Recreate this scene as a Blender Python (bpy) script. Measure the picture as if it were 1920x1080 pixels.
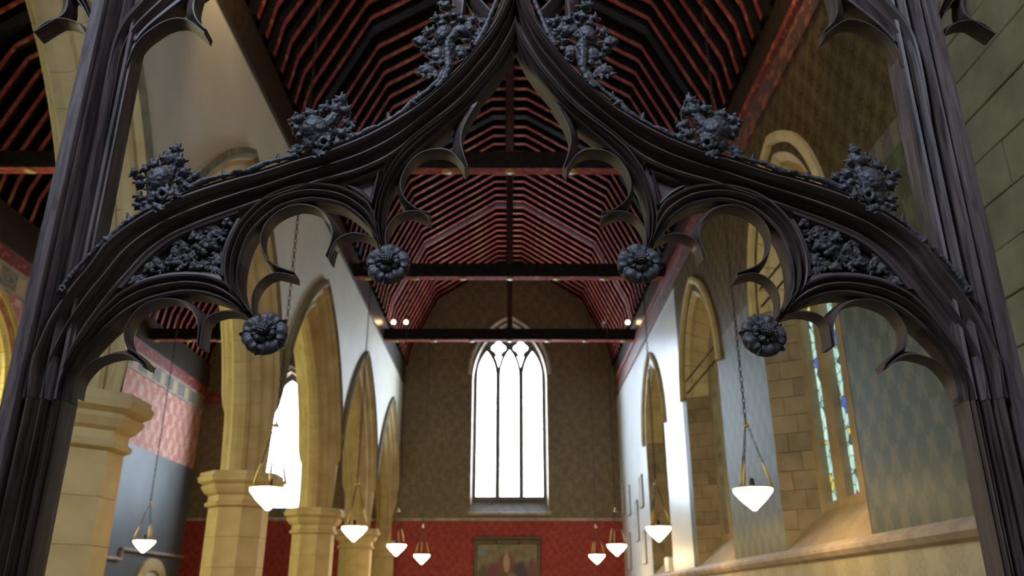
import bpy, bmesh, math, random
from mathutils import Vector, Matrix
random.seed(7)
PI = math.pi
for o in list(bpy.data.objects): bpy.data.objects.remove(o)
scene = bpy.context.scene
COL = scene.collection
H = 1.6                                   # eye height of the photographer

# ------------------------------------------------------------------ camera, light, exposure
F_PX = 1528.0; PITCH = math.radians(21.05); YAW = -0.00305
cam_d = bpy.data.cameras.new('camera'); cam = bpy.data.objects.new('camera', cam_d); COL.objects.link(cam)
cam.location = (0, 0, H); cam.rotation_euler = (PI/2 + PITCH, 0, YAW)
cam_d.sensor_width = 36; cam_d.lens = F_PX/1920*36; cam_d.clip_start = .05; cam_d.clip_end = 200
cam_d.dof.use_dof = True; cam_d.dof.focus_distance = 2.12; cam_d.dof.aperture_fstop = 4.6
scene.camera = cam

world = bpy.data.worlds.new('world'); scene.world = world; world.use_nodes = True
world.node_tree.nodes['Background'].inputs[0].default_value = (.75, .80, 1, 1)
world.node_tree.nodes['Background'].inputs[1].default_value = .10

def area(name, loc, target, size, energy, color, size_y=None):
    d = bpy.data.lights.new(name, 'AREA'); d.size = size; d.energy = energy; d.color = color
    if size_y: d.shape = 'RECTANGLE'; d.size_y = size_y
    o = bpy.data.objects.new(name, d); COL.objects.link(o); o.location = loc
    o.rotation_euler = (Vector(target) - Vector(loc)).to_track_quat('-Z', 'Y').to_euler(); return o
# daylight of the chancel's tall side and end windows behind the photographer
area('chancel_window_light', (-2.0, -1.0, 7.0), (0, 2, 2.8), 1.3, 540, (.60, .76, 1.0), 2.2)
area('chancel_window_light', (3.4, -2.0, 5.4), (0, 2, 3.0), 1.6, 60, (.88, .90, 1.0), 3.0)
WEST_E, LAMP_E = 34.0, 70.0

vs = scene.view_settings
vs.view_transform = 'Standard'; vs.look = 'None'; vs.gamma = 1; vs.use_curve_mapping = False; vs.exposure = 0.0

# ------------------------------------------------------------------ materials
def srgb(r, g, b):
    f = lambda c: (c/255/12.92) if c/255 <= .04045 else ((c/255+.055)/1.055)**2.4
    return (f(r), f(g), f(b), 1)
class NT:
    def __init__(s, name):
        s.m = bpy.data.materials.new(name); s.m.use_nodes = True; s.t = s.m.node_tree
        s.b = s.t.nodes['Principled BSDF']; s.tc = s.t.nodes.new('ShaderNodeTexCoord')
    def n(s, typ, **kw):
        x = s.t.nodes.new(typ)
        for k, v in kw.items(): setattr(x, k, v)
        return x
    def l(s, a, b): s.t.links.new(a, b)
    def inp(s, sock, v):
        if hasattr(v, 'is_output'): s.l(v, sock)
        else: sock.default_value = v
    def math(s, op, a, b=0.0, c=None):
        x = s.n('ShaderNodeMath', operation=op); s.inp(x.inputs[0], a); s.inp(x.inputs[1], b)
        if c is not None: s.inp(x.inputs[2], c)
        return x.outputs[0]
    def mix(s, f, a, b):
        x = s.n('ShaderNodeMix', data_type='RGBA'); s.inp(x.inputs[0], f); s.inp(x.inputs[6], a); s.inp(x.inputs[7], b)
        return x.outputs[2]
    def coords(s, src='Object', scale=(1, 1, 1)):
        mp = s.n('ShaderNodeMapping'); s.l(s.tc.outputs[src], mp.inputs[0]); mp.inputs['Scale'].default_value = scale
        return mp.outputs[0]
    def noise(s, vec, scale, detail=4, rough=.55, dist=0):
        x = s.n('ShaderNodeTexNoise'); s.l(vec, x.inputs['Vector']); x.inputs['Scale'].default_value = scale
        x.inputs['Detail'].default_value = detail; x.inputs['Roughness'].default_value = rough; x.inputs['Distortion'].default_value = dist
        return x.outputs[0]
    def ramp(s, f, a, b):
        x = s.n('ShaderNodeMapRange'); s.inp(x.inputs[0], f); x.inputs[1].default_value = a; x.inputs[2].default_value = b
        return x.outputs[0]
    def bump(s, h, strength=.3, dist=.01):
        x = s.n('ShaderNodeBump'); s.l(h, x.inputs['Height']); x.inputs['Strength'].default_value = strength
        x.inputs['Distance'].default_value = dist; s.l(x.outputs[0], s.b.inputs['Normal'])
    def done(s, col, rough=.6, spec=None, metal=0):
        s.inp(s.b.inputs['Base Color'], col); s.inp(s.b.inputs['Roughness'], rough); s.b.inputs['Metallic'].default_value = metal
        if spec is not None: s.b.inputs['Specular IOR Level'].default_value = spec
        return s.m

def simple(name, c1, c2, scale=3, rough=.7, lo=.35, hi=.65, stretch=(1, 1, 1), bump=.2, dist=.005, src='Object', spec=None, metal=0, detail=4):
    t = NT(name); v = t.coords(src, stretch); f = t.noise(v, scale, detail); k = t.ramp(f, lo, hi)
    if bump: t.bump(f, bump, dist)
    return t.done(t.mix(k, c1, c2), rough, spec, metal)

def oak(name, c1, c2):
    t = NT(name); v = t.coords('UV', (55, 4.5, 1)); g = t.noise(v, 1.0, 5, .6, .6)
    w = t.noise(t.coords('UV', (9, 2, 1)), 1.0, 3); f = t.math('ADD', t.math('MULTIPLY', g, .65), t.math('MULTIPLY', w, .35))
    t.bump(g, .55, .0016)
    return t.done(t.mix(t.ramp(f, .38, .64), c1, c2), t.ramp(g, -.9, 1.6), .38)
OAK = oak('dark_oak', (.016, .009, .007, 1), (.085, .051, .041, 1))
OAKP = oak('post_oak', (.022, .014, .013, 1), (.115, .078, .070, 1))
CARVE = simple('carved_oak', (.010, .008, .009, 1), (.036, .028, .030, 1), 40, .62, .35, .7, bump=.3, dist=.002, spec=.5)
CARVE2 = simple('dark_brown_oak_carving', (.008, .006, .006, 1), (.028, .019, .017, 1), 40, .66, .35, .7, bump=.3, dist=.002, spec=.5)  # darker, browner carved oak for the spandrel foliage
STONE = simple('yellow_limestone', (.42, .29, .105, 1), (.60, .45, .21, 1), 2.2, .85, .3, .7, bump=.25, dist=.01)
STONE2 = simple('grey_limestone', (.085, .080, .038, 1), (.155, .135, .070, 1), 3.0, .85, .3, .7, bump=.3, dist=.012)
STONE3 = simple('brown_sandstone', (.22, .15, .07, 1), (.34, .24, .12, 1), 2.6, .85, .3, .7, bump=.3, dist=.012)
DARKST = simple('dark_sandstone', (.17, .12, .06, 1), (.27, .19, .10, 1), 3, .85)
MORTAR = simple('mortar', (.24, .18, .09, 1), (.33, .25, .13, 1), 20, .95, bump=0)
SOOT = simple('sooty_hood_stone', (.12, .095, .055, 1), (.22, .18, .10, 1), 5, .9)
PLASTER = simple('cream_plaster', (.60, .54, .40, 1), (.68, .62, .48, 1), 1.1, .62, .3, .7, bump=.1, dist=.004, spec=.5)
GLAREW = simple('glare_white_paint', (.62, .62, .60, 1), (.70, .70, .68, 1), 1.1, .34, .3, .7, bump=.05, dist=.004, spec=.5)  # glare of the west window put into the wall colour
BLACKW = simple('black_timber', (.008, .006, .005, 1), (.018, .012, .010, 1), 9, .8, spec=.15)
PLATEW = simple('dark_wall_plate', (.030, .020, .014, 1), (.055, .038, .026, 1), 7, .33, spec=.6)
FLOORM = simple('stone_floor', (.16, .13, .10, 1), (.24, .20, .15, 1), 2, .5)
BRASS = simple('brass', (.55, .36, .12, 1), (.70, .48, .18, 1), 20, .35, bump=0, metal=1)
IRON = simple('iron_chain', (.03, .025, .02, 1), (.06, .05, .04, 1), 30, .5, bump=0, metal=.6)
STRING = simple('string_course_stone', (.30, .22, .15, 1), (.44, .33, .24, 1), 4, .6)
LEAD = simple('window_stone', (.10, .09, .08, 1), (.17, .15, .13, 1), 6, .8)

def red_rafter():
    t = NT('red_painted_rafter'); v = t.coords('Object'); n1 = t.noise(v, 2.6, 3); n2 = t.noise(v, 9, 4)
    base = t.mix(t.ramp(n2, .35, .65), (.20, .028, .020, 1), (.40, .065, .042, 1))
    k = t.math('MULTIPLY', t.ramp(n1, .50, .66), t.ramp(n2, .42, .6))
    return t.done(t.mix(k, base, (.50, .23, .07, 1)), .8, .15)
REDR = red_rafter()
def boards(name):
    t = NT(name); v = t.coords('Object'); n1 = t.noise(v, 3.2, 4); n2 = t.noise(v, 14, 3)
    k = t.math('MULTIPLY', t.ramp(n1, .52, .66), t.ramp(n2, .45, .6))
    return t.done(t.mix(k, (.012, .009, .006, 1), (.12, .06, .02, 1)), .8)
BOARD = boards('dark_roof_boards')

def paper(name, ax, su, sv, c1, c2, c3, rough=.6, spec=.5, dist=.35, thr=.15, soft=.35):
    """flat printed damask: ogee lattice with a foliate motif"""
    t = NT(name); sep = t.n('ShaderNodeSeparateXYZ'); t.l(t.tc.outputs['Object'], sep.inputs[0])
    nz = t.math('ADD', t.math('MULTIPLY', t.noise(t.coords('Object'), 7, 4), .6), t.math('MULTIPLY', t.noise(t.coords('Object'), 2.6, 2), .6)); nz2 = t.noise(t.coords('Object'), 1.2, 3)
    off = t.math('MULTIPLY', t.math('SUBTRACT', nz, .6), dist)
    u = t.math('ADD', t.math('DIVIDE', sep.outputs[ax], su), off); off2 = t.math('MULTIPLY', t.math('SUBTRACT', t.noise(t.coords('Object', (1.3, -1.1, .9)), 5.1, 3), .5), dist); v = t.math('ADD', t.math('DIVIDE', sep.outputs[2], sv), off2)
    cu = t.math('COSINE', t.math('MULTIPLY', u, 2*PI)); cv = t.math('COSINE', t.math('MULTIPLY', v, 2*PI))
    cu3 = t.math('COSINE', t.math('MULTIPLY', u, 6*PI)); cv2 = t.math('COSINE', t.math('MULTIPLY', v, 6*PI))
    a = t.math('ADD', t.math('MULTIPLY', cu, cv), t.math('MULTIPLY', t.math('MULTIPLY', cu3, cv2), .45))
    k = t.ramp(a, thr-soft, thr+soft); m = t.mix(k, c1, c2)
    ring = t.ramp(t.math('ABSOLUTE', t.math('ADD', a, .35)), .16, .02)
    m = t.mix(t.math('MULTIPLY', ring, .7), m, c3)
    m = t.mix(t.math('MULTIPLY', t.ramp(nz2, .3, .75), .35), m, c1)
    return t.done(m, rough, spec)
PAP_W = paper('west_wall_paper', 0, .45, .6, (.15, .11, .058, 1), (.23, .17, .092, 1), (.27, .20, .11, 1), .7, .4, 2.0)
PAP_U = paper('brown_wall_paper', 1, .36, .52, (.062, .040, .016, 1), (.13, .088, .036, 1), (.18, .125, .055, 1), .50, .03, .7, .15, .5)
PAP_L = paper('green_wall_paper', 1, .36, .52, (.065, .065, .030, 1), (.115, .105, .050, 1), (.035, .055, .033, 1), .46, .03, .5)
PAP_D = paper('tan_dado_paper', 1, .7, .55, (.24, .18, .075, 1), (.30, .235, .11, 1), (.12, .13, .055, 1), .6)
PAP_R = paper('red_wall_paper', 0, .30, .36, (.24, .016, .010, 1), (.42, .045, .022, 1), (.52, .11, .05, 1), .6, .4, 1.8)
PAP_P = paper('pink_wall_paper', 1, .55, .8, (.52, .19, .13, 1), (.66, .42, .32, 1), (.40, .12, .08, 1), .7, .3, 1.1, .1, .25)
SLATE = simple('slate_blue_paint', (.082, .085, .080, 1), (.110, .112, .104, 1), .8, .55, bump=0)
def frieze(name, ax, c_bg, c_sq, per=.62):
    t = NT(name); sep = t.n('ShaderNodeSeparateXYZ'); t.l(t.tc.outputs['Object'], sep.inputs[0])
    u = t.math('DIVIDE', sep.outputs[ax], per); fr = t.math('FRACT', u)
    sq = t.math('MULTIPLY', t.math('GREATER_THAN', fr, .22), t.math('LESS_THAN', fr, .85))
    nz = t.noise(t.coords('Object'), 22, 3)
    k = t.math('MULTIPLY', sq, t.ramp(nz, .30, .55))
    return t.done(t.mix(k, c_bg, c_sq), .7)
FR_A = frieze('quatrefoil_frieze', 1, (.46, .34, .20, 1), (.12, .12, .105, 1), .95)
FR_N = frieze('nave_frieze', 1, (.13, .095, .05, 1), (.07, .045, .028, 1), .35)
def spots(name, c1, c2, sc=5, lo=.55):
    t = NT(name); n = t.noise(t.coords('Object', (1, 1, 1)), sc, 3); return t.done(t.mix(t.ramp(n, lo, lo+.08), c1, c2), .5, .6)
REDBAND = spots('red_cornice_band', (.20, .030, .020, 1), (.48, .13, .05, 1), 7)
CORN = spots('stencilled_cornice', (.085, .045, .028, 1), (.30, .085, .040, 1), 6, .52)
GOLD = simple('gilded_boss', (.42, .26, .05, 1), (.60, .38, .08, 1), 20, .5)

def emis(name, col, e, col2=None, scale=5):
    t = NT(name); c = col
    if col2: c = t.mix(t.ramp(t.noise(t.coords('Object'), scale, 3), .4, .6), col, col2)
    t.inp(t.b.inputs['Base Color'], (.8, .8, .8, 1)); t.inp(t.b.inputs['Emission Color'], c); t.b.inputs['Emission Strength'].default_value = e
    return t.m
GLASSW = emis('bright_window_glass', (.70, .84, 1, 1), WEST_E, (.64, .80, 1, 1))
GLASSN = emis('pale_green_glass', (.92, 1, .62, 1), 14, (.80, .90, .50, 1), 2)
LAMPG = emis('lit_alabaster_bowl', (1, .72, .33, 1), LAMP_E)
BULB = emis('lit_bulb', (1, .62, .28, 1), 30)
def stained():
    t = NT('stained_glass'); v = t.coords('Object', (1, 1, 1))
    vor = t.n('ShaderNodeTexVoronoi'); t.l(v, vor.inputs['Vector']); vor.inputs['Scale'].default_value = 7.5
    edge = t.n('ShaderNodeTexVoronoi', feature='DISTANCE_TO_EDGE'); t.l(v, edge.inputs['Vector']); edge.inputs['Scale'].default_value = 7.5
    sep = t.n('ShaderNodeSeparateColor'); t.l(vor.outputs['Color'], sep.inputs[0])
    cr = t.n('ShaderNodeValToRGB'); t.l(sep.outputs[0], cr.inputs[0]); cr.color_ramp.interpolation = 'CONSTANT'
    st = [(0, (.36, .62, .55, 1)), (.26, (.50, .74, .66, 1)), (.44, (.28, .52, .46, 1)), (.58, (.05, .09, .38, 1)), (.68, (.60, .50, .08, 1)), (.76, (.20, .42, .40, 1)), (.86, (.40, .05, .03, 1)), (.92, (.03, .05, .05, 1))]
    e = cr.color_ramp.elements; e[0].color = st[0][1]; e[1].position = st[1][0]; e[1].color = st[1][1]
    for p, c in st[2:]: x = e.new(p); x.color = c
    k = t.ramp(edge.outputs[0], .02, .06)
    t.inp(t.b.inputs['Base Color'], (.05, .05, .05, 1)); t.inp(t.b.inputs['Emission Color'], t.mix(k, (0, 0, 0, 1), cr.outputs[0]))
    t.b.inputs['Emission Strength'].default_value = 1.25; return t.m
STAINED = stained()

# ------------------------------------------------------------------ helpers
def mesh(name, verts, faces, mats, mi=None, uvs=None, smooth=False, fixn=True):
    me = bpy.data.meshes.new(name); me.from_pydata([tuple(v) for v in verts], [], faces)
    for m in (mats if isinstance(mats, (list, tuple)) else [mats]): me.materials.append(m)
    if mi: me.polygons.foreach_set('material_index', mi)
    if uvs:
        lay = me.uv_layers.new(name='UVMap'); fl = []
        for p in me.polygons:
            for vi in p.vertices: fl += list(uvs[vi])
        lay.data.foreach_set('uv', fl)
    if fixn:
        bm = bmesh.new(); bm.from_mesh(me); bmesh.ops.recalc_face_normals(bm, faces=bm.faces); bm.to_mesh(me); bm.free()
    if smooth: me.polygons.foreach_set('use_smooth', [True]*len(me.polygons))
    me.update(); return me
def link(name, me, parent=None, loc=(0, 0, 0), rot=(0, 0, 0), scale=(1, 1, 1), label=None, cat=None, group=None, kind=None):
    o = bpy.data.objects.new(name, me); COL.objects.link(o); o.parent = parent; o.location = loc; o.rotation_euler = rot; o.scale = scale
    if label: o['label'] = label
    if cat: o['category'] = cat
    if group: o['group'] = group
    if kind: o['kind'] = kind
    return o
def box_me(name, x0, x1, y0, y1, z0, z1, mats, bottom_mi=None, bevel=0):
    bm = bmesh.new(); vs_ = [bm.verts.new((x, y, z)) for x in (x0, x1) for y in (y0, y1) for z in (z0, z1)]
    for f in ((0, 1, 3, 2), (4, 6, 7, 5), (0, 4, 5, 1), (2, 3, 7, 6), (0, 2, 6, 4), (1, 5, 7, 3)): bm.faces.new([vs_[i] for i in f])
    if bevel: bmesh.ops.bevel(bm, geom=bm.edges[:], offset=bevel, segments=1, affect='EDGES')
    bmesh.ops.recalc_face_normals(bm, faces=bm.faces)
    me = bpy.data.meshes.new(name)
    for m in (mats if isinstance(mats, (list, tuple)) else [mats]): me.materials.append(m)
    if bottom_mi is not None:
        bm.normal_update()
        for f in bm.faces:
            if f.normal.z < -.8: f.material_index = bottom_mi
    bm.to_mesh(me); bm.free(); return me
def lathe_me(name, prof, mat, n=24, smooth=True, ang=0):
    v = []; f = []; k = len(prof)
    for i in range(n):
        a = 2*PI*i/n + ang
        for r, z in prof: v.append((r*math.cos(a), r*math.sin(a), z))
    for i in range(n):
        for j in range(k-1):
            a, b = i*k+j, ((i+1) % n)*k+j; f.append((a, b, b+1, a+1))
    f.append([i*k for i in range(n)]); f.append([i*k+k-1 for i in range(n)])
    return mesh(name, v, f, mat, smooth=smooth)
def tube_vf(pts, rad, n=8, V=None, Fc=None, cap=True):
    V = [] if V is None else V; Fc = [] if Fc is None else Fc; pts = [Vector(p) for p in pts]; base = len(V); up = Vector((0, 1, .01))
    for i, p in enumerate(pts):
        d = (pts[min(i+1, len(pts)-1)] - pts[max(i-1, 0)]).normalized(); a = d.cross(up)
        if a.length < .05: a = d.cross(Vector((1, 0, 0)))
        a.normalize(); b = d.cross(a); r = rad[i] if isinstance(rad, (list, tuple)) else rad
        for j in range(n):
            t = 2*PI*j/n; V.append(p + a*r*math.cos(t) + b*r*math.sin(t))
    for i in range(len(pts)-1):
        for j in range(n):
            q = base+i*n; Fc.append((q+j, q+(j+1) % n, q+n+(j+1) % n, q+n+j))
    if cap:
        Fc.append([base+j for j in range(n)]); Fc.append([base+(len(pts)-1)*n+j for j in range(n)])
    return V, Fc
def plate_me(name, outer, holes, depth, mat, mp, bevel=0.0):
    """solid plate with holes: 2D outlines (u,v), extruded, mapped by mp(u,v,w), w from 0 to depth"""
    cu = bpy.data.curves.new(name, 'CURVE'); cu.dimensions = '2D'; cu.fill_mode = 'BOTH'; cu.extrude = depth/2; cu.bevel_depth = bevel
    for pl in [outer]+holes:
        s = cu.splines.new('POLY'); s.points.add(len(pl)-1)
        for i, p in enumerate(pl): s.points[i].co = (p[0], p[1], 0, 1)
        s.use_cyclic_u = True
    o = bpy.data.objects.new(name, cu); COL.objects.link(o); bpy.context.view_layer.update()
    me = bpy.data.meshes.new_from_object(o.evaluated_get(bpy.context.evaluated_depsgraph_get()))
    bpy.data.objects.remove(o); bpy.data.curves.remove(cu)
    for v in me.vertices: v.co = mp(v.co.x, v.co.y, v.co.z + depth/2)
    me.materials.clear(); me.materials.append(mat)
    bm = bmesh.new(); bm.from_mesh(me); bmesh.ops.remove_doubles(bm, verts=bm.verts, dist=1e-5); bmesh.ops.recalc_face_normals(bm, faces=bm.faces); bm.to_mesh(me); bm.free()
    return me
def arch_pts(c, half, spring, apex, n=14, bottom=None):
    """pointed arch outline (u,z), counter-clockwise from bottom left"""
    h = apex-spring; R = (half*half+h*h)/(2*half); k = R-half; th = math.acos(k/R); P_ = []
    if bottom is not None: P_ += [(c-half, bottom), (c+half, bottom)]
    for i in range(n+1):
        t = th*i/n; P_.append((c - k + R*math.cos(t), spring + R*math.sin(t)))
    for i in range(n-1, -1, -1):
        t = th*i/n; P_.append((c + k - R*math.cos(t), spring + R*math.sin(t)))
    return P_

# ================================================================== THE SETTING
WX = 3.64; YW = 27.2; AX = -10.4; WTH = .78; ZP = 6.97   # half nave width, west wall, aisle wall, wall thickness, plate
BAYS = [5.1, 10.05, 15.0, 19.95, 24.9]; BAYL = 4.95; SPR = 1.78; RO = 4.54; CC = 1.81
Z = lambda z: z + H
floor = link('floor', box_me('floor', -11.2, 4.6, -1.0, 28, -.2, 0, FLOORM), kind='structure')

# ---- nave arcade wall (left)
def arc_z(d, R=RO-.05): return SPR + math.sqrt(max(R*R-(abs(d)+CC)**2, 0))
ymax = YW; V = []; Fc = []
def wall_cols(x, V, Fc):
    ys = []
    for b in BAYS:
        for i in range(-24, 25): ys.append((b+2.475*i/24, arc_z(2.475*i/24)))
    ys = [(y, z) for y, z in ys if y <= ymax and y > 2.4]
    base = len(V)
    for y, z in ys: V.append((x, y, Z(z))); V.append((x, y, Z(7.65)))
    for i in range(len(ys)-1):
        a = base+2*i; Fc.append((a, a+2, a+3, a+1))
wall_cols(-WX, V, Fc); wall_cols(-WX-WTH, V, Fc)
wall_left = link('wall_left', mesh('wall_left', V, Fc, PLASTER, fixn=False), kind='structure')
PROF = [(4.54, 0), (4.545, .07), (4.47, .095), (4.41, .05), (4.38, -.02), (4.31, -.02), (4.26, -.05), (4.22, -.11), (4.16, -.15), (4.10, -.13),
        (4.05, -.15), (4.02, -.21), (3.98, -.25), (3.92, -.26), (3.87, -.30), (3.86, -.39)]
PROF = [(r, -WX+x) for r, x in PROF] + [(r, -WX-WTH-x) for r, x in PROF[-2::-1]]
def ring_pt(r, X, f):
    c0 = (2.475+CC)/r; t0 = math.acos(c0) if c0 < 1 else 0.0; t1 = math.acos(CC/r); t = t0+(t1-t0)*f
    return r*math.cos(t)-CC, X, SPR + r*math.sin(t)
def ring_seg(name, f0, f1, sgn, prof, mats, mi=None, n=3):
    V = []; Fc = []; k = len(prof); MI = []
    for i in range(n+1):
        f = f0+(f1-f0)*i/n
        for r, X in prof:
            d, x, z = ring_pt(r, X, f); V.append((x, sgn*d, Z(z)))
    for i in range(n):
        for j in range(k-1): Fc.append((i*k+j, i*k+j+1, (i+1)*k+j+1, (i+1)*k+j)); MI.append(1 if (mi and j < mi) else 0)
    if f0 >= 0: Fc.append(list(range(k))); MI.append(0); Fc.append([n*k+j for j in range(k)]); MI.append(0)
    return mesh(name, V, Fc, mats, MI)
NV = 13; seg_me = []
for k in range(NV):
    for s in (-1, 1): seg_me.append((ring_seg('arch_stone', (k+.008)/NV, (k+.992)/NV, s, PROF, [STONE, SOOT], 3), s))
core = [(r+.012, -WX-WTH/2+(X+WX+WTH/2)*.975) for r, X in PROF]
core_me = [ring_seg('mortar_core', 0, 1, s, core, [MORTAR], n=24) for s in (-1, 1)]
for b in BAYS:
    for me, s in seg_me:
        if b > 24 and s == 1: pass
        link('arch_stone', me, wall_left, (0, b, 0))
    for me in core_me: link('mortar_core', me, wall_left, (0, b, 0))
# ---- piers
def octo(r): return r/math.cos(PI/8)
drum = lathe_me('drum', [(octo(.396), .001), (octo(.40), .006), (octo(.40), .414), (octo(.396), .419)], STONE, 8, False, PI/8)
cap = lathe_me('capital', [(octo(.40), 0), (octo(.45), .02), (octo(.46), .06), (octo(.42), .09), (octo(.42), .17), (octo(.47), .20), (octo(.52), .27), (octo(.53), .30), (octo(.50), .32), (octo(.57), .36), (octo(.59), .42), (octo(.56), .46), (octo(.56), .50)], STONE, 8, False, PI/8)
base_me = lathe_me('base', [(octo(.60), 0), (octo(.60), .2), (octo(.52), .26), (octo(.50), .32), (octo(.43), .36), (octo(.41), .40)], STONE, 8, False, PI/8)
plab = ['nearest octagonal stone pier, partly behind the left screen post', 'second octagonal stone pier with the big lit bowl lamp beside its capital',
        'third octagonal stone pier, just right of the bright aisle window', 'fourth and farthest free-standing octagonal stone pier of the left arcade']
for i in range(4):
    p = link('pier', None, None, (-WX-WTH/2, BAYS[i]+BAYL/2, 0), label=plab[i], cat='pier', group='octagonal piers of the arcade')
    link('base', base_me, p); ztop = Z(SPR)-.50; n = 6; h = (ztop-.40)/n
    for k in range(n): link('drum', drum, p, (0, 0, .40+k*h), scale=(1, 1, h/.42))
    link('capital', cap, p, (0, 0, ztop))
p = link('respond', None, None, (-WX-WTH/2, YW-.29, 0), label='half pier against the west wall at the end of the arcade', cat='pier')
link('shaft', lathe_me('shaft', [(octo(.40), 0), (octo(.40), Z(SPR)-.5)], STONE, 8, False, PI/8), p, scale=(1, .45, 1)); link('capital', cap, p, (0, 0, Z(SPR)-.5), scale=(1, .45, 1))

# ---- pierced walls
def rect(a, b, c, d): return [(a, c), (b, c), (b, d), (a, d)]
RW = [9.85, 15.15, 20.4]                 # window centres of the right wall
mpR = lambda u, v, w: Vector((WX+w, u, Z(v)))
def opening(c, bot): return arch_pts(c, 1.33, 3.9, 5.75, 12, bot)
def split_wall(c_list, z0, z1, half, spring, apex, y0, y1, mp, mat, depth=.04, bottom=None):
    """outline of a wall band between z0 and z1 notched by pointed openings"""
    hol = []
    def half_at(z):
        if z <= spring: return half
        h = apex-spring; R = (half*half+h*h)/(2*half); k = R-half
        return max(math.sqrt(max(R*R-(z-spring)**2, 0))-k, 0)
    top = []; 
    out = [(y1, z1), (y0, z1), (y0, z0)]
    for c in sorted(c_list):
        ring = []
        zs = [z0+(min(z1, apex)-z0)*i/16 for i in range(17)]
        L = [(c-half_at(z), z) for z in zs if half_at(z) > 0 or z >= apex-1e-6]; Rr = [(c+half_at(z), z) for z in reversed(zs)]
        if bottom is not None and z0 < bottom: L = [(c-half, z) if False else (a, z) for a, z in L if z >= bottom]; Rr = [(a, z) for a, z in Rr if z >= bottom]; hol.append(L+Rr[(1 if z1 >= apex else 0):]); continue
        out += L + (Rr[1:] if z1 >= apex else Rr)
    out += [(y1, z0)]
    return plate_me('wall', out, hol, depth, mat, mp)
WARGS = (1.33, 3.9, 5.75)
ZB = 4.12                                    # frieze between the two wall papers
YP = 16.9                                    # west of here the right wall is whitened to imitate window glare
wall_right = link('wall_right', split_wall(RW[:2], ZB+.14, 6.5, *WARGS, 5.85, YP, mpR, PAP_U), kind='structure')
link('frieze_band', split_wall(RW[:2], ZB-.12, ZB+.14, *WARGS, 5.85, YP, mpR, FR_N), wall_right)
link('lower_paper', split_wall(RW[:2], .53, ZB-.12, *WARGS, 5.85, YP, mpR, PAP_L), wall_right)
link('whitened_wall', split_wall(RW[2:], .53, 6.5, *WARGS, YP, YW, mpR, GLAREW), wall_right)
link('dado_paper', plate_me('dado_paper', rect(5.85, YW, -H, .53), [], .04, PAP_D, mpR), wall_right)
link('cornice', box_me('cornice', WX-.05, WX+.1, 5.85, YW, Z(6.5), Z(6.66), CORN), wall_right)
link('cornice', box_me('cornice', WX-.02, WX+.1, 5.85, YW, Z(6.66), Z(6.95), CORN), wall_right)
link('cornice', box_me('cornice', WX-.08, WX+.1, 5.85, YW, Z(6.95), Z(7.06), REDBAND), wall_right)
link('wall_plate', box_me('wall_plate', WX-.04, WX+.1, 5.85, YW, Z(7.06), Z(7.62), PLATEW), wall_right)
link('outer_masonry', box_me('outer_masonry', WX+.7, WX+.9, 2.2, YW+.3, 0, Z(8.2), STONE2), wall_right)
# string course on the right wall
V = []; Fc = []; pr = [(0, .44), (-.05, .47), (-.09, .52), (-.10, .56), (-.03, .61), (0, .63)]
for y in (5.85, YW):
    for x, z in pr: V.append((WX+x, y, Z(z)))
for j in range(5): Fc.append((j, j+1, j+7, j+6))
Fc += [list(range(6)), list(range(6, 12))]
trim1 = link('trim_1', mesh('trim_1', V, Fc, STRING), kind='structure')

# left side: wall plate of the nave and its shadow board
link('wall_plate', box_me('wall_plate', -WX-.1, -WX+.05, 2.6, YW, Z(ZP), Z(7.60), PLATEW), wall_left)

# stone wall of the crossing at the right, ashlar blocks
wall_near = link('wall_near_right', box_me('wall_near_right', WX-.10, WX+.6, 2.3, 5.80, 0, Z(8.2), MORTAR), kind='structure')
zc = 0
for c in range(28):
    h_ = .36; y = 5.83; k = c % 2; first = True
    while y > 2.3:
        L_ = (.42 if k else .78) if first else random.uniform(.5, .85); first = False
        a = max(y-L_, 2.3)
        link('stone', box_me('stone', WX-.125-random.uniform(0, .012), WX-.09, a+.004, y-.004, zc+.004, zc+h_-.004, random.choice([STONE2, STONE2, STONE2, DARKST]), bevel=.006), wall_near)
        y = a
    zc += h_
# quoin return facing the nave: chamfered shaft of yellow stone high up
link('yellow_shaft', box_me('yellow_shaft', WX-.02, WX+.05, 5.83, 6.12, Z(4.27), Z(6.45), STONE, bevel=.01), wall_near)

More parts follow.
